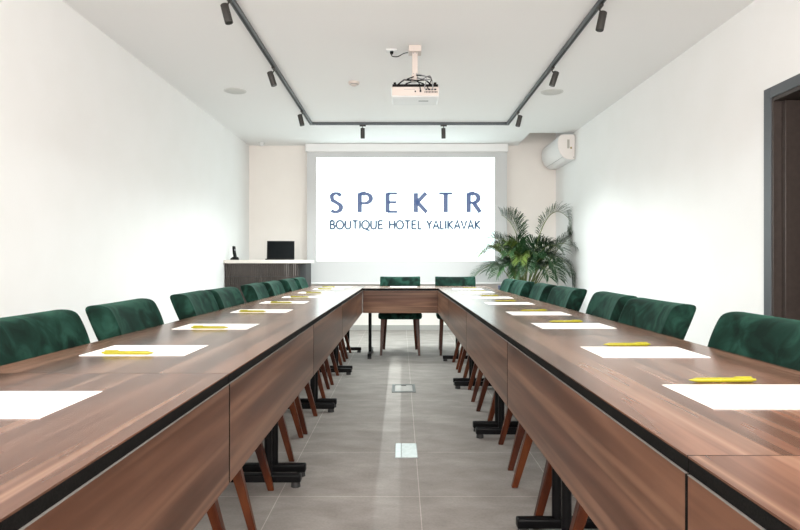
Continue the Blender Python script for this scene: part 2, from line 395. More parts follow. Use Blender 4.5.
for k, (y, a) in enumerate(left_chairs):
    put_chair((-0.825, -0.822, -0.822, -0.82, -0.825, -0.825, -0.825, -0.825)[k], y, -PI/2 + math.radians(a), 'green velvet chair behind the left table row, ' + O8[k], 'green velvet chairs along the left wall')
right_chairs = [(1.70, 0), (2.50, 0), (3.13, -3), (3.90, 1), (4.58, -3), (5.34, 0), (5.93, 0)]
for k, (y, a) in enumerate(right_chairs):
    o = O8[k] if k < 6 else 'seventh and last, nearest the palm'
    put_chair((0.765, 0.767, 0.80, 0.785, 0.79, 0.79, 0.79)[k], y, PI/2 + math.radians(a), 'green velvet chair behind the right table row, ' + o, 'green velvet chairs along the right wall')
put_chair(-0.01, 6.84, PI, 'green velvet chair at the far cross table, below the middle of the screen', 'green velvet chairs at the cross table')
put_chair(0.645, 6.84, PI, 'green velvet chair at the far cross table, next to the palm', 'green velvet chairs at the cross table')

# ------------------------------------------------------------------ paper and pens
def put_paper(x, y, rz, label, group, first=[None]):
    if first[0] is None:
        bm = bmesh.new(); bm_box(bm, -0.1485, 0.1485, -0.105, 0.105, 0.0, 0.0012); o = obj('paper_sheet', bm, M_paper, smooth=0); first[0] = o
        o['category'] = 'paper'
    else:
        o = first[0].copy(); C.objects.link(o)
    o.location = (x, y, TZ+0.0004); o.rotation_euler.z = rz; o['label'] = label; o['group'] = group; o['category'] = 'paper'
def make_pen():
    t = thing('pen', (0, 0, 0), 0, '', 'pen', '')
    r = 0.0052
    bm = bmesh.new(); bm_tube(bm, [(-0.070, 0, r), (-0.068, 0, r), (0.052, 0, r), (0.066, 0, r), (0.068, 0, r)], [r*0.8, r, r, r*0.45, r*0.4], 14); obj('barrel', bm, M_yellow, t)
    bm = bmesh.new(); bm_tube(bm, [(-0.077, 0, r), (-0.070, 0, r)], [r*0.55, r*0.6], 12); obj('push_button', bm, M_yellow, t)
    bm = bmesh.new(); bm_tube(bm, [(0.002, 0, r), (0.0035, 0, r)], r*1.03, 14); obj('ring', bm, M_yellowd, t)
    bm = bmesh.new(); bm_box(bm, -0.068, -0.030, -0.0016, 0.0016, 2*r-0.0008, 2*r+0.0022); obj('clip', bm, M_yellow, t, 0.0006)
    bm = bmesh.new(); bm_tube(bm, [(0.0655, 0, r), (0.0715, 0, r)], [r*0.38, r*0.12], 10); obj('tip', bm, M_yellow, t)
    return t
pen0 = make_pen(); upen = [False]
def put_pen(x, y, z, rz, label, group):
    if not upen[0]: upen[0] = True; o = pen0; o.location = (x, y, z); o.rotation_euler.z = rz; o['label'] = label; o['group'] = group
    else: dup(pen0, (x, y, z), rz, label, group)
LP = [(-0.753, 1.110, 0), (-0.757, 1.792, 0), (-0.755, 2.468, 0), (-0.755, 3.275, 0), (-0.775, 4.00, 0), (-0.76, 4.65, 1), (-0.755, 5.34, -1), (-0.735, 6.08, 0), (-0.70, 6.66, 0)]
lpens = [None, (-0.772, 1.702), (-0.755, 2.378), (-0.785, 3.185), (-0.777, 3.91), (-0.767, 4.560), (-0.759, 5.25), (-0.757, 6.00), (-0.787, 6.58)]
OP = ['nearest the camera', 'second from the camera', 'third from the camera', 'fourth from the camera', 'fifth from the camera', 'sixth from the camera', 'seventh from the camera', 'eighth from the camera', 'ninth and last from the camera']
for k, (x, y, a) in enumerate(LP):
    put_paper(x, y, math.radians(a), 'white sheet of paper on the left table row, ' + OP[k], 'white sheets on the left table row')
    if lpens[k]:
        on = abs(lpens[k][1]-y) < 0.10
        put_pen(lpens[k][0], lpens[k][1], TZ+0.0018, math.radians(-1+a), 'yellow pen pointing right on the left row sheet, ' + ['', 'first pen from the camera'][k == 1] + ('' if k == 1 else OP[k-1]), 'yellow pens on the left table row')
RP = [(0.705, 1.175, 0), (0.705, 1.760, 0), (0.712, 2.50, 0), (0.710, 3.12, 0), (0.70, 3.90, 0), (0.69, 4.56, 0), (0.68, 5.40, 0), (0.67, 6.05, 0)]
rpens = [(0.700, 1.313), (0.708, 1.890), (0.722, 2.640), (0.717, 3.258), (0.71, 4.10), (0.70, 4.77), (0.71, 5.54), (0.71, 6.24)]
for k, (x, y, a) in enumerate(RP):
    put_paper(x, y, 0, 'white sheet of paper on the right table row, ' + (OP[k] if k < 7 else 'eighth and last from the camera'), 'white sheets on the right table row')
    put_pen(rpens[k][0], rpens[k][1], TZ+0.0002, PI + math.radians([1.5, 1, -1, 1, 0, 0, 0, 0][k]), 'yellow pen pointing left just behind the right row sheet, ' + (OP[k] if k < 7 else 'eighth and last from the camera'), 'yellow pens on the right table row')
put_paper(0.03, 6.68, 0, 'white sheet of paper on the cross table in front of its middle chair', 'white sheets on the cross table')

# ------------------------------------------------------------------ projection screen
def SX(px): return (px-401)/66.9
def SZ(py): return CH + (263.5-py)/66.9
YS = 8.97
ps = thing('projection_screen', ((SX(305.5)+SX(507.5))/2, YS, H), 0, 'large white pull-down projection screen with a lit picture on the back wall', 'projection screen')
px_, pz_ = ps.location.x, ps.location.z
def sb(name, x0, x1, y0, y1, z0, z1, m, bev=0): return box(name, x0-px_, x1-px_, y0, y1, z0-pz_, z1-pz_, m, ps, bev)
sb('casing', SX(305.5), SX(508), -0.03, 0.135, SZ(151.8), H-0.002, M_casing, 0.008)
sb('fabric', SX(307), SX(507), 0.0, 0.003, SZ(282.5), SZ(151.8), M_fabric)
sb('bottom_bar', SX(306.5), SX(507.5), -0.010, 0.013, SZ(284.2), SZ(282.3), M_casing, 0.004)
img = sb('projected_picture', SX(316.5), SX(494.5), -0.0015, -0.0005, SZ(261), SZ(157.6), M_image)
# lettering: strokes swept with a width that follows their direction (thick stems, thin bars)
def arc(cx, cy, rx, ry, a0, a1, n=14): return [(cx+rx*math.cos(math.radians(a0+(a1-a0)*i/n)), cy+ry*math.sin(math.radians(a0+(a1-a0)*i/n))) for i in range(n+1)]
GL = {  # unit height glyphs: strokes as polylines, width of glyph
 'S': ([[(0.56,0.86)] + arc(0.32,0.735,0.25,0.245,40,270,14)[1:8] + [(0.14,0.62),(0.30,0.53),(0.46,0.42)] + arc(0.29,0.25,0.27,0.235,35,-140,14)], 0.62),
 'P': ([[(0.07,0),(0.07,1)], [(0.07,0.97),(0.30,0.97)]+arc(0.30,0.72,0.30,0.25,90,-90,14)+[(0.10,0.47)]], 0.62),
 'E': ([[(0.07,0),(0.07,1)], [(0.07,0.975),(0.58,0.975)], [(0.07,0.52),(0.54,0.52)], [(0.07,0.025),(0.60,0.025)]], 0.62),
 'K': ([[(0.07,0),(0.07,1)], [(0.62,1),(0.12,0.50)], [(0.14,0.53),(0.66,0)]], 0.68),
 'T': ([[(0.34,0),(0.34,1)], [(0,0.975),(0.68,0.975)]], 0.68),
 'R': ([[(0.07,0),(0.07,1)], [(0.07,0.97),(0.30,0.97)]+arc(0.30,0.735,0.27,0.235,90,-90,14)+[(0.10,0.50)], [(0.32,0.50),(0.66,0)]], 0.68),
 'B': ([[(0.06,0),(0.06,1)], [(0.06,0.98),(0.28,0.98)]+arc(0.28,0.76,0.22,0.22,90,-90,10)+[(0.06,0.54)], [(0.28,0.54)]+arc(0.28,0.28,0.28,0.26,90,-90,12)+[(0.06,0.02)]], 0.58),
 'O': ([arc(0.44,0.5,0.42,0.49,90,450,30)], 0.88),
 'Q': ([arc(0.44,0.5,0.42,0.49,90,450,30), [(0.50,0.03),(0.70,-0.12),(0.95,-0.20)]], 0.88),
 'U': ([[(0.05,1),(0.05,0.35)]+arc(0.35,0.32,0.30,0.31,180,360,14)+[(0.65,1)]], 0.70),
 'I': ([[(0.06,0),(0.06,1)]], 0.12),
 'H': ([[(0.05,0),(0.05,1)], [(0.68,0),(0.68,1)], [(0.05,0.53),(0.68,0.53)]], 0.73),
 'L': ([[(0.05,0),(0.05,1)], [(0.05,0.02),(0.46,0.02)]], 0.46),
 'Y': ([[(0.02,1),(0.32,0.48),(0.62,1)], [(0.32,0),(0.32,0.49)]], 0.64),
 'A': ([[(0.0,0),(0.33,1),(0.66,0)], [(0.12,0.34),(0.55,0.34)]], 0.66),
 'V': ([[(0.0,1),(0.32,0),(0.64,1)]], 0.64),
}
def glyph(bm, ch, x0, z0, sx, sz, thick, thin, y, dz=0.0008):
    strokes, gw = GL[ch]
    for st in strokes:
        pts = [Vector((x0+p[0]*sx, z0+p[1]*sz)) for p in st]
        for a, b in zip(pts, pts[1:]):
            d = b-a
            if d.length < 1e-9: continue
        L_, R_ = [], []
        for i, p in enumerate(pts):
            d0 = (p-pts[i-1]).normalized() if i > 0 else (pts[1]-p).normalized()
            d1 = (pts[i+1]-p).normalized() if i < len(pts)-1 else d0
            d = (d0+d1)
            d = d.normalized() if d.length > 1e-6 else d0
            wd = thin + (thick-thin)*abs(d.y)**1.0
            if d0.dot(d1) < 0.5:
                wd = thick*0.5+thin*0.5; wd *= 1/max(0.5, math.sqrt((1+d0.dot(d1))/2+1e-6))
            nrm = Vector((-d.y, d.x))*wd/2
            L_.append(p+nrm); R_.append(p-nrm)
        for i in range(len(pts)-1):
            q = [L_[i], L_[i+1], R_[i+1], R_[i]]
            bm.faces.new([bm.verts.new((v.x-px_, y, v.y-pz_)) for v in q])
for ch, a, b in (('S', 329.7, 342.2), ('P', 358.2, 371.3), ('E', 386.2, 397.9), ('K', 414.5, 427.2), ('T', 439.0, 452.3), ('R', 467.2, 480.6)):
    bm = bmesh.new(); gw = GL[ch][1]; z0, z1 = SZ(212.3), SZ(193.0); wx = SX(b)-SX(a)
    glyph(bm, ch, SX(a), z0, wx/gw, z1-z0, 0.068, 0.036, -0.0030)
    obj('letter', bm, M_ink, img, smooth=0)
for wd, a, b in (('BOUTIQUE', 329.9, 383.2), ('HOTEL', 389.1, 421.6), ('YALIKAVAK', 426.6, 480.4)):
    z0, z1 = SZ(229.0), SZ(220.6); hh = z1-z0; tot = sum(GL[c][1] for c in wd); Wd = SX(b)-SX(a)
    gap = 0.16; k = Wd/(tot+gap*(len(wd)-1)); x = SX(a)
    for c in wd:
        bm = bmesh.new(); glyph(bm, c, x, z0, k, hh, 0.030, 0.029, -0.0030); obj('letter', bm, M_ink2, img, smooth=0)
        x += (GL[c][1]+gap)*k

# ------------------------------------------------------------------ lighting track and spots
TZT = H; TX0, TX1, TYF = -1.14, 1.355, 7.61
tr = thing('lighting_track', (0, 0, H), 0, 'U-shaped dark lighting track fixed to the ceiling', 'lighting track')
def rail(x0, x1, y0, y1):
    r_ = box('rail', x0, x1, y0, y1, -0.032, -0.0005, M_track, tr, 0.002)
    if abs(x1-x0) < abs(y1-y0): box('groove', (x0+x1)/2-0.007, (x0+x1)/2+0.007, y0+0.01, y1-0.01, -0.0335, -0.0315, M_groove, r_)
    else: box('groove', x0+0.01, x1-0.01, (y0+y1)/2-0.007, (y0+y1)/2+0.007, -0.0335, -0.0315, M_groove, r_)
hw = 0.018
rail(TX0-hw, TX0+hw, 0.6, 4.93); rail(TX0-hw, TX0+hw, 4.94, TYF-hw-0.03)
rail(TX1-hw, TX1+hw, 0.6, 4.93); rail(TX1-hw, TX1+hw, 4.94, TYF-hw-0.03)
rail(TX0+hw+0.03, TX1-hw-0.03, TYF-hw, TYF+hw)
for x, s in ((TX0, 1), (TX1, -1)):
    bm = bmesh.new(); a, b = (x-hw, x+hw+0.03) if s > 0 else (x-hw-0.03, x+hw)
    bm_box(bm, a, b, TYF-hw, TYF+hw, -0.033, -0.0005); bm_box(bm, x-hw, x+hw, TYF-hw-0.03, TYF-hw, -0.033, -0.0005)
    obj('corner_connector', bm, M_track, tr)
def spot(x, y, tx, ty, label, pw=1.0):
    """tx, ty: tilt of the lamp body (its lower end moves by tx, ty)"""
    t = thing('track_spotlight', (x, y, H-0.034), 0, label, 'spotlight', 'black cylinder spotlights on the ceiling track')
    along = abs(y-TYF) > 0.05
    a, b = (0.014, 0.04) if along else (0.04, 0.014)
    box('adapter', -a, a, -b, b, -0.016, 0.0, M_spot, t, 0.003)
    d = Vector((tx, ty, -1)).normalized(); p0 = Vector((0, 0, -0.034)); off = Vector((-d.x*0.125, -d.y*0.125, 0))
    top = p0 + d*0.006 + off
    tube('stem', [(0, 0, -0.012), (0, 0, -0.028), tuple(top + d*0.035)], 0.0055, M_spot, t, 10)
    bm = bmesh.new(); bm_tube(bm, [top, top+d*0.004, top+d*0.128, top+d*0.130, top+d*0.130, top+d*0.122], [0.023, 0.027, 0.027, 0.026, 0.023, 0.021], 24)
    hs = obj('lamp_housing', bm, M_spot, t, smooth=35)
    bm = bmesh.new(); bm_tube(bm, [top+d*0.1225, top+d*0.124], [0.0205, 0.0205], 20); obj('lens', bm, M_lens, hs)
    l = bpy.data.lights.new('added_spot_fill', 'SPOT'); l.energy = SPOT_W*pw; l.color = (0.90, 1.0, 0.985); l.spot_size = math.radians(150); l.spot_blend = 1.0; l.shadow_soft_size = 0.02  # wide fill light added inside the fixture to brighten the room
    lo = bpy.data.objects.new('added_spot_fill', l); C.objects.link(lo); lo.parent = t; lo.location = top+d*0.133; lo.rotation_euler = d.to_track_quat('-Z', 'Y').to_euler()
    return t
for x, y, tx, ty, lab in ((TX0, 3.97, 0.27, -0.05, 'left track, nearest the camera'), (TX0, 5.38, 0.32, 0.05, 'left track, middle one'), (TX0, 6.92, 0.24, 0, 'left track, next to the corner'),
    (-0.486, TYF, 0, 0.05, 'cross track, left one above the screen'), (0.54, TYF, 0.03, 0.05, 'cross track, right one above the screen'),
    (TX1, 6.96, -0.25, 0, 'right track, next to the corner'), (TX1, 5.38, -0.33, 0.05, 'right track, middle one'), (TX1, 4.09, -0.22, -0.05, 'right track, nearest the camera')):
    spot(x, y, tx, ty, 'dark cylindrical spotlight hanging from the ' + lab, 0.28 if y < 4.5 else (1.05 if y < 6 else (1.2 if y < 7.2 else 0.55)))

# ------------------------------------------------------------------ ceiling fittings
def disc(name, x, y, r, h, m, lab, cat, group=None, lip=True):
    t = thing(name, (x, y, H), 0, lab, cat, group)
    bm = bmesh.new(); bm_tube(bm, [(0,0,-0.0005), (0,0,-h*0.6), (0,0,-h)], [r, r, r*0.93], 36); obj('rim', bm, m, t)
    return t
for x, y, s in ((-1.72, 6.22, 'left'), (1.575, 6.26, 'right')):
    t = disc('ceiling_speaker', x, y, 0.115, 0.006, mat('speaker_rim', (0.66, 0.66, 0.64), 0.6), 'round flush ceiling speaker outside the %s track' % s, 'speaker', 'round ceiling speakers')
    bm = bmesh.new(); bm_tube(bm, [(0,0,-0.0062), (0,0,-0.0075)], [0.100, 0.098], 36)
    obj('grille', bm, noisy('speaker_grille', (0.56, 0.56, 0.54), (0.64, 0.64, 0.62), 300, 0.7), t)
t = disc('smoke_detector', -0.465, 5.92, 0.055, 0.022, M_pinkwhite, 'small white smoke detector on the ceiling left of the projector', 'smoke detector')
bm = bmesh.new(); bm_tube(bm, [(0,0,-0.022), (0,0,-0.034), (0,0,-0.038)], [0.032, 0.030, 0.022], 24); obj('sensor_chamber', bm, M_pinkwhite, t)
bm = bmesh.new(); bm_tube(bm, [(0,0,-0.0215), (0,0,-0.0255)], 0.036, 24); obj('vent_ring', bm, M_grey, t)
t = disc('motion_detector', -2.07, 8.9, 0.052, 0.014, M_white, 'small white round detector in the back left ceiling corner', 'motion detector')
bm = bmesh.new(); bm_tube(bm, [(0,0,-0.014), (0,0,-0.030), (0,0,-0.042), (0,0,-0.046)], [0.038, 0.036, 0.022, 0.006], 24); obj('sensor_dome', bm, M_white, t)

# projector
pr = thing('projector', (0.115, 4.97, H), 0, 'white projector on a ceiling pole with cables on its back', 'projector')
def pb(name, *a, m=M_pinkwhite, parent=None, bev=0.003):
    return box(name, *a, m, parent or pr, bev)
pb('ceiling_plate', -0.052, 0.052, -0.06, 0.06, -0.050, -0.0005)
po = pb('pole', -0.023, 0.023, -0.023, 0.023, -0.262, -0.034)
for z in (-0.055, -0.225):
    for x in (-0.012, 0.012):
        bm = bmesh.new(); bm_tube(bm, [(x, -0.0225, z), (x, -0.0265, z)], 0.004, 10); obj('screw', bm, M_grey, po)
BZ = -0.342
pb('tilt_joint', -0.03, 0.015, -0.03, 0.03, -0.285, -0.235)
bm = bmesh.new()
for ax, ay in ((-0.15, -0.09), (0.14, -0.09), (-0.12, 0.09), (0.12, 0.09)):
    bm_tube(bm, [(0, 0, -0.275), (ax*0.6, ay*0.6, -0.285), (ax, ay, BZ-0.001)], 0.006, 8)
bm_box(bm, -0.175, -0.155, -0.10, -0.08, BZ-0.005, BZ+0.022); bm_box(bm, 0.150, 0.172, -0.10, -0.08, BZ-0.005, BZ+0.022)
obj('bracket', bm, M_black, pr)
body = pb('body', -0.193, 0.193, -0.125, 0.135, BZ-0.104, BZ-0.020, m=M_white, bev=0.012)
pb('top_cover', -0.185, 0.185, -0.118, 0.128, BZ-0.024, BZ+0.003, m=M_black, bev=0.004)
pb('rear_panel', -0.188, 0.188, -0.130, -0.120, BZ-0.092, BZ-0.022, m=M_pinkwhite, parent=body, bev=0.003)
bm = bmesh.new()
for i in range(9): bm_box(bm, 0.075+i*0.012, 0.082+i*0.012, -0.1325, -0.1295, BZ-0.070, BZ-0.058)
for i in range(4): bm_box(bm, 0.08+i*0.024, 0.098+i*0.024, -0.1325, -0.1295, BZ-0.050, BZ-0.038)
bm_box(bm, 0.035, 0.05, -0.1325, -0.1295, BZ-0.066, BZ-0.048); bm_box(bm, -0.005, 0.006, -0.1325, -0.1295, BZ-0.066, BZ-0.054)
obj('ports', bm, M_groove, body)
bm = bmesh.new()
for i in range(10): bm_box(bm, -0.09+i*0.009, -0.085+i*0.009, -0.1318, -0.1295, BZ-0.046, BZ-0.042)
obj('button_row', bm, M_grey, body)
bm = bmesh.new(); bm_tube(bm, [(0.09, 0.13, BZ-0.058), (0.09, 0.155, BZ-0.058)], [0.036, 0.033], 24); obj('lens', bm, M_black, body)
bm = bmesh.new(); bm_box(bm, 0.03, 0.11, -0.02, 0.0, BZ-0.1065, BZ-0.1045); obj('underside_vent', bm, M_grey, body)
def cable(name, pts, r, m, parent):
    P = [Vector(p) for p in pts]; out = []
    for i in range(len(P)-1):
        p0, p1, p2, p3 = P[max(i-1,0)], P[i], P[i+1], P[min(i+2,len(P)-1)]
        for s in range(6):
            u = s/6; out.append(0.5*((2*p1)+(-p0+p2)*u+(2*p0-5*p1+4*p2-p3)*u*u+(-p0+3*p1-3*p2+p3)*u**3))
    out.append(P[-1]); bm = bmesh.new(); bm_tube(bm, out, r, 8); return obj(name, bm, m, parent)
cable('cable', [(0.01, -0.025, -0.23), (0.05, -0.10, -0.26), (0.09, -0.16, -0.30), (0.075, -0.155, BZ-0.03), (0.085, -0.133, BZ-0.045)], 0.004, M_grey, pr)
cable('cable', [(0.01, -0.025, -0.24), (0.08, -0.10, -0.27), (0.13, -0.16, -0.31), (0.10, -0.16, BZ-0.03), (0.11, -0.133, BZ-0.045)], 0.004, M_black, pr)
cable('cable', [(0.012, -0.02, -0.25), (0.06, -0.08, -0.285), (0.12, -0.15, -0.285), (0.14, -0.165, BZ-0.03), (0.135, -0.133, BZ-0.045)], 0.0045, M_grey, pr)
cable('cable', [(-0.01, -0.025, -0.25), (-0.05, -0.09, -0.285), (-0.06, -0.11, -0.30), (0.02, -0.15, BZ+0.015), (0.042, -0.133, BZ-0.05)], 0.0045, M_black, pr)
cable('cable', [(0.02, -0.02, -0.26), (0.09, -0.07, -0.29), (0.13, -0.12, -0.30), (0.14, -0.08, -0.32)], 0.004, M_grey, pr)
t = thing('ceiling_socket', (-0.078, 5.03, H), 0, 'small white power socket on the ceiling beside the projector mount', 'socket')
box('socket_plate', -0.045, 0.045, -0.035, 0.035, -0.014, -0.0005, M_white, t, 0.003)
bm = bmesh.new(); bm_tube(bm, [(0,0,-0.013), (0,0,-0.034)], [0.016, 0.013], 16); pl = obj('plug', bm, M_black, t)
cable('power_cable', [(0.0, 0, -0.030), (0.005, 0, -0.052), (0.05, -0.002, -0.056), (0.10, -0.002, -0.030), (0.139, 0, -0.022)], 0.004, M_black, t)

# ------------------------------------------------------------------ air conditioner
Y0, Y1 = 8.13, 9.04
ac = thing('air_conditioner', (XR(8.6), (Y0+Y1)/2, 2.42), math.atan2(0.06, 5.11), 'white split air conditioner high on the right wall in the corner', 'air conditioner')
prof = [(-0.006, 0.005), (-0.055, 0.0), (-0.115, 0.005), (-0.165, 0.035), (-0.205, 0.085), (-0.232, 0.15), (-0.238, 0.22), (-0.228, 0.29), (-0.205, 0.325), (-0.17, 0.338), (-0.006, 0.338)]
hl = (Y1-Y0)/2
bm = bmesh.new(); bm_prism(bm, prof, 'y', -hl+0.012, hl-0.012); acb = obj('body', bm, M_acwhite, ac, smooth=50)
for s in (-1, 1):
    bm = bmesh.new(); bm_prism(bm, [(x*1.0, z) for x, z in prof], 'y', s*hl-0.012*s - (0 if s > 0 else 0), s*hl); obj('end_cap', bm, M_accap, ac, 0.003, smooth=50)
bm = bmesh.new()
for a, b in ((3, 4),):
    p, q = Vector(prof[a]), Vector(prof[b]); d = (q-p).normalized(); n = Vector((-d.y, d.x))
    if n.x > 0: n = -n
    e0 = p + n*0.0015; e1 = p + d*0.004 + n*0.0015
    bm_prism(bm, [tuple(p+n*0.002), tuple(p+d*0.004+n*0.002), tuple(p+d*0.004-n*0.002), tuple(p-n*0.002)], 'y', -hl+0.015, hl-0.015)
obj('panel_gap', bm, M_grey, ac)
bm = bmesh.new()
bm_prism(bm, [(-0.115, 0.002), (-0.167, 0.033), (-0.170, 0.028), (-0.117, -0.003)], 'y', -hl+0.05, hl-0.05); obj('air_flap', bm, M_acwhite, ac, 0.001)
bm = bmesh.new(); bm_box(bm, -0.11, -0.078, -hl-0.001, -hl+0.0005, 0.15, 0.27); obj('rating_label', bm, mat('label_grey', (0.45, 0.43, 0.38), 0.6), ac)
bm = bmesh.new(); bm_box(bm, -0.068, -0.045, -hl-0.001, -hl+0.0005, 0.145, 0.17); obj('round_sticker', bm, mat('label_ochre', (0.35, 0.25, 0.08), 0.6), ac)
bm = bmesh.new(); bm_tube(bm, [(-0.022, -hl-0.001, 0.03), (-0.022, -hl+0.001, 0.03)], 0.007, 12); obj('screw', bm, M_grey, ac)

# ------------------------------------------------------------------ reeded cabinet with white top
CY = 7.80
cb = thing('reeded_cabinet', (-1.74, 8.15, 0), 0, 'dark reeded cabinet with white top standing in the left back corner', 'cabinet')
ccx, ccy = -1.74, 8.15
def capath(x1, y0, r, off, n=10):
    """outline from the wall along the front, round the corner and along the side"""
    xs = [(XL+0.012+0.0*off, y0-off)]
    out = [(XL+0.012, y0-off), (x1-r, y0-off)]
    for i in range(1, n+1):
        a = -PI/2 + PI/2*i/n; out.append((x1-r+(r+off)*math.cos(a), y0+r+(r+off)*math.sin(a)))
    out.append((x1+off, 8.48)); return out
def resample(path, step):
    pts = []; 
    for (a, b) in zip(path, path[1:]):
        a, b = Vector(a), Vector(b); n = max(1, int(round((b-a).length/step)))
        for i in range(n): pts.append(a.lerp(b, i/n))
    pts.append(Vector(path[-1])); return pts
base = capath(-1.28, CY+0.02, 0.26, 0.0, 16)
rs = resample(base, 0.0085)
def reeded(z0, z1, name):
    ring = []
    for i, p in enumerate(rs):
        d = (rs[min(i+1, len(rs)-1)] - rs[max(i-1, 0)]).normalized(); n = Vector((d.y, -d.x))
        ring.append(p + n*(0.0 if i % 3 == 0 else 0.004))
    poly = [(p.x-ccx, p.y-ccy) for p in ring] + [(XL+0.012-ccx, 8.48-ccy)]
    bm = bmesh.new(); bm_prism(bm, poly, 'z', z0, z1); return obj(name, bm, M_reed, cb, smooth=0)
reeded(0.06, 0.838, 'lower_front'); reeded(0.844, 1.012, 'upper_front')
poly = [(p[0]-ccx, p[1]-ccy) for p in capath(-1.26, CY+0.02, 0.26, -0.012, 16)] + [(XL+0.012-ccx, 8.47-ccy)]
bm = bmesh.new(); bm_prism(bm, poly, 'z', 0.0, 1.0125); obj('carcass', bm, M_groove, cb)
poly = [(p[0]-ccx, p[1]-ccy) for p in capath(-1.26, CY+0.02, 0.26, 0.035, 16)] + [(XL+0.003-ccx, 8.50-ccy)]
poly[0] = (XL+0.003-ccx, poly[0][1])
bm = bmesh.new(); bm_prism(bm, poly, 'z', 1.0125, 1.057); obj('stone_top', bm, M_slab, cb, 0.003)
# laptop
lp = thing('laptop', (-1.63, 8.10, 1.0572), math.radians(8), 'open black laptop on the white-topped cabinet', 'laptop')
box('keyboard_base', -0.185, 0.185, -0.17, 0.085, 0.0, 0.016, M_black, lp, 0.004)
bm = bmesh.new(); bm_box(bm, -0.16, 0.16, -0.05, 0.06, 0.0158, 0.0172); obj('keyboard', bm, M_rubber, lp)
bm = bmesh.new(); v = bm_box(bm, -0.185, 0.185, -0.006, 0.0, 0.0, 0.255); bmesh.ops.rotate(bm, verts=bm.verts, cent=(0,0,0), matrix=Matrix.Rotation(math.radians(-12), 3, 'X'))
ld = obj('display_lid', bm, M_black, lp, 0.002, loc=(0, 0.088, 0.012))
bm = bmesh.new(); bm_box(bm, -0.172, 0.172, -0.0075, -0.0058, 0.018, 0.243); bmesh.ops.rotate(bm, verts=bm.verts, cent=(0,0,0), matrix=Matrix.Rotation(math.radians(-12), 3, 'X'))
obj('display_glass', bm, M_screen_dark, ld)
# cordless phone
ph = thing('cordless_phone', (-2.215, 7.98, 1.0572), math.radians(72), 'black cordless phone upright in its charger on the cabinet', 'phone')
bm = bmesh.new(); bm_prism(bm, [(-0.05, 0.0), (0.045, 0.0), (0.045, 0.018), (0.0, 0.045), (-0.035, 0.04), (-0.05, 0.02)], 'x', -0.035, 0.035); obj('charging_cradle', bm, M_black, ph, 0.006)
bm = bmesh.new(); bm_prism(bm, [(-0.030, 0.02), (-0.004, 0.015), (0.016, 0.09), (0.022, 0.175), (0.014, 0.188), (-0.004, 0.180), (-0.012, 0.10)], 'x', -0.023, 0.023); hs = obj('handset', bm, M_black, ph, 0.006)
bm = bmesh.new(); bm_box(bm, -0.015, 0.015, -0.014, -0.007, 0.12, 0.145); obj('phone_display', bm, M_grey, hs)

# ------------------------------------------------------------------ floor boxes
fb = thing('floor_outlet_frame', (0.022, 4.845, 0), 0, 'metal-framed floor box with tile inlay, farther one in the aisle', 'floor box', 'floor boxes in the aisle')
bm = bmesh.new()
for a in ((-0.094, 0.094, -0.15, -0.118), (-0.094, 0.094, 0.122, 0.15), (-0.094, -0.072, -0.118, 0.122), (0.072, 0.094, -0.118, 0.122)): bm_box(bm, a[0], a[1], a[2], a[3], 0.0003, 0.006)
obj('metal_frame', bm, mat('dull_metal', (0.13, 0.14, 0.14), 0.45, 0.5), fb, 0.001)
box('inlay', -0.070, 0.070, -0.116, 0.120, 0.0003, 0.003, noisy('pale_inlay', (0.34, 0.33, 0.31), (0.40, 0.39, 0.37), 40, 0.4), fb)
box('finger_latch', -0.02, 0.02, 0.100, 0.120, 0.003, 0.005, M_black, fb)
fb = thing('floor_outlet_cover', (0.028, 3.228, 0), 0, 'pale steel floor box cover, nearer one in the aisle', 'floor box', 'floor boxes in the aisle')
box('base_plate', -0.060, 0.060, -0.122, 0.122, 0.0003, 0.004, M_grey, fb, 0.001)
mcov = noisy('brushed_cover', (0.52, 0.60, 0.59), (0.60, 0.68, 0.67), 60, 0.25)
box('hinged_lid', -0.057, -0.028, -0.118, 0.118, 0.004, 0.0075, mcov, fb, 0.001)
box('main_lid', -0.025, 0.057, -0.118, 0.118, 0.004, 0.0075, mcov, fb, 0.001)

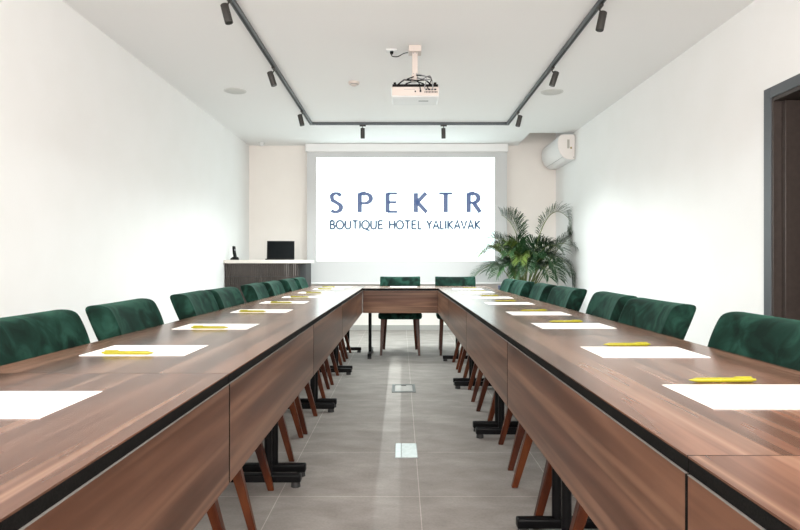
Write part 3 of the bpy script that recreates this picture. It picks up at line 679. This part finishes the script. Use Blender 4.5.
# ------------------------------------------------------------------ potted palm
PX, PY = 1.70, 8.35
pp = thing('potted_palm', (PX, PY, 0), 0, 'large leafy palm in a blue pot in the right back corner', 'potted plant')
bm = bmesh.new()
bm_tube(bm, [(0,0,0), (0,0,0.02), (0,0,0.64), (0,0,0.645), (0,0,0.70), (0,0,0.705), (0,0,0.70), (0,0,0.60)], [0.22, 0.235, 0.325, 0.345, 0.350, 0.340, 0.315, 0.30], 40)
obj('pot', bm, M_bluepot, pp, smooth=40)
bm = bmesh.new(); bm_tube(bm, [(0,0,0.58), (0,0,0.66), (0,0,0.665)], [0.295, 0.305, 0.2], 32); obj('soil', bm, M_soil, pp)
def frond(b, c, e, dy, m, leaf=0.24, up=0.0, n=46, seed=0):
    """b, c, e: (dx from plant centre, height) control points of the midrib; dy: how far the tip leans to the room (-) or wall (+)"""
    R = random.Random(seed); bm = bmesh.new()
    B = Vector((b[0], b[2] if len(b) > 2 else 0, b[1])); E = Vector((e[0], dy, e[1])); Cc = Vector((c[0], dy*0.45, c[1]))
    def P(t): return (1-t)**2*B + 2*t*(1-t)*Cc + t*t*E
    K = 18
    bm_tube(bm, [P(i/K) for i in range(K+1)], [0.007*(1-0.8*i/K)+0.001 for i in range(K+1)], 6, mi=0)
    for i in range(n):
        t = 0.30 + 0.70*(i+0.5)/n
        p = P(t); d = (P(min(1, t+0.02))-P(max(0, t-0.02))).normalized()
        side = d.cross(Vector((0, 0, 1)))
        if side.length < 0.15: side = d.cross(Vector((0, 1, 0)))
        side.normalize(); nrm = side.cross(d).normalized()
        ll = leaf*(0.35+0.65*math.sin(PI*min(1, (t-0.25)*1.12)))*R.uniform(0.8, 1.1)
        for s in (-1, 1):
            ang = R.uniform(0.75, 1.0)*(1.15-0.55*t)
            dirv = (d*math.cos(ang) + side*s*math.sin(ang)*0.9 + nrm*(0.35+up)*R.uniform(0.6, 1.1)).normalized()
            wv = dirv.cross(nrm).normalized()*0.0062
            a0 = p; m1 = p + dirv*ll*0.45; m2 = p + dirv*ll*0.8 + Vector((0,0,-ll*R.uniform(0.05, 0.14))); tip = p + dirv*ll + Vector((R.uniform(-.01,.01), 0, -ll*R.uniform(0.15, 0.32)))
            v = [bm.verts.new(q) for q in (a0-wv*0.3, a0+wv*0.3, m1+wv, m1-wv, m2+wv*0.75, m2-wv*0.75, tip)]
            for f in ((0,1,2,3), (3,2,4,5)): bm.faces.new([v[q] for q in f]).material_index = 1
            bm.faces.new((v[5], v[4], v[6])).material_index = 1
    for v in bm.verts:      # keep clear of walls and screen
        X, Yw = v.co.x+PX, v.co.y+PY
        if Yw > 8.92: v.co.y = 8.92-PY
        if X > XR(Yw)-0.02: v.co.x = XR(Yw)-0.02-PX
    me_n = 'frond'
    obj(me_n, bm, [M_stem, m], pp, smooth=60)
def fx(px): return (px-401)*8.3/600-PX
def fz(py): return CH+(263.5-py)*8.3/600
FR = [ # base px, ctrl px, end px, lean, mat, leaf, up
 ((528,278),(545,178),(574,226),-0.05,1,0.25,0.5), ((521,278),(526,226),(503,214),0.10,0,0.25,0.6), ((523,278),(528,225),(512,212),0.2,1,0.24,0.5),
 ((514,280),(498,248),(474,276),-0.2,1,0.22,0), ((536,280),(563,236),(573,284),-0.2,0,0.20,-0.1), ((534,280),(548,246),(578,230),0.0,0,0.22,0.1),
 ((516,280),(506,222),(481,242),-0.1,0,0.24,0), ((518,280),(500,232),(478,255),-0.3,2,0.22,0), ((520,280),(516,226),(494,240),0.1,1,0.24,0),
 ((526,280),(532,235),(542,243),0.2,0,0.24,0.2), ((530,280),(548,232),(566,247),-0.3,1,0.24,0), ((533,280),(560,240),(572,236),-0.1,0,0.2,0),
 ((522,280),(510,250),(492,274),-0.5,1,0.24,0), ((524,280),(520,240),(512,262),-0.6,2,0.24,0), ((527,280),(535,240),(545,268),-0.6,0,0.24,0),
 ((530,280),(545,250),(560,272),-0.4,0,0.22,0), ((519,280),(508,245),(486,270),-0.3,0,0.24,0), ((525,280),(528,240),(530,256),-0.5,0,0.24,0),
 ((523,280),(512,235),(503,255),-0.5,1,0.24,0), ((528,280),(538,232),(552,250),-0.45,0,0.26,0), ((521,280),(515,238),(500,246),-0.4,2,0.2,0.1),
 ((525,280),(522,245),(517,270),-0.7,0,0.24,0), ((529,280),(534,250),(538,276),-0.65,0,0.24,0), ((532,280),(544,240),(556,256),0.15,0,0.24,0),
 ((518,280),(505,240),(490,252),0.2,0,0.24,0), ((526,280),(524,240),(520,250),0.25,0,0.24,0.1), ((524,280),(518,246),(508,276),-0.55,1,0.22,0),
 ((530,280),(541,246),(549,277),-0.5,0,0.22,0), ((520,280),(508,252),(496,268),-0.35,0,0.24,0), ((522,280),(516,252),(503,266),-0.45,0,0.24,0),
 ((531,280),(540,244),(548,260),-0.35,0,0.24,0), ((519,280),(509,236),(489,247),-0.15,0,0.22,0),
 ((533,280),(549,244),(563,262),-0.2,1,0.2,0), ((524,280),(521,236),(511,243),-0.2,0,0.24,0), ((528,280),(533,236),(543,246),-0.25,0,0.24,0)]
for i, (b, c, e, dy, mi, lf_, up) in enumerate(FR):
    bx_, by_ = fx(b[0]), random.uniform(-0.08, 0.08)
    frond((bx_, 0.655, by_), (fx(c[0]), fz(c[1])), (fx(e[0]), fz(e[1])), dy, M_leafs[mi], lf_, up, seed=i)
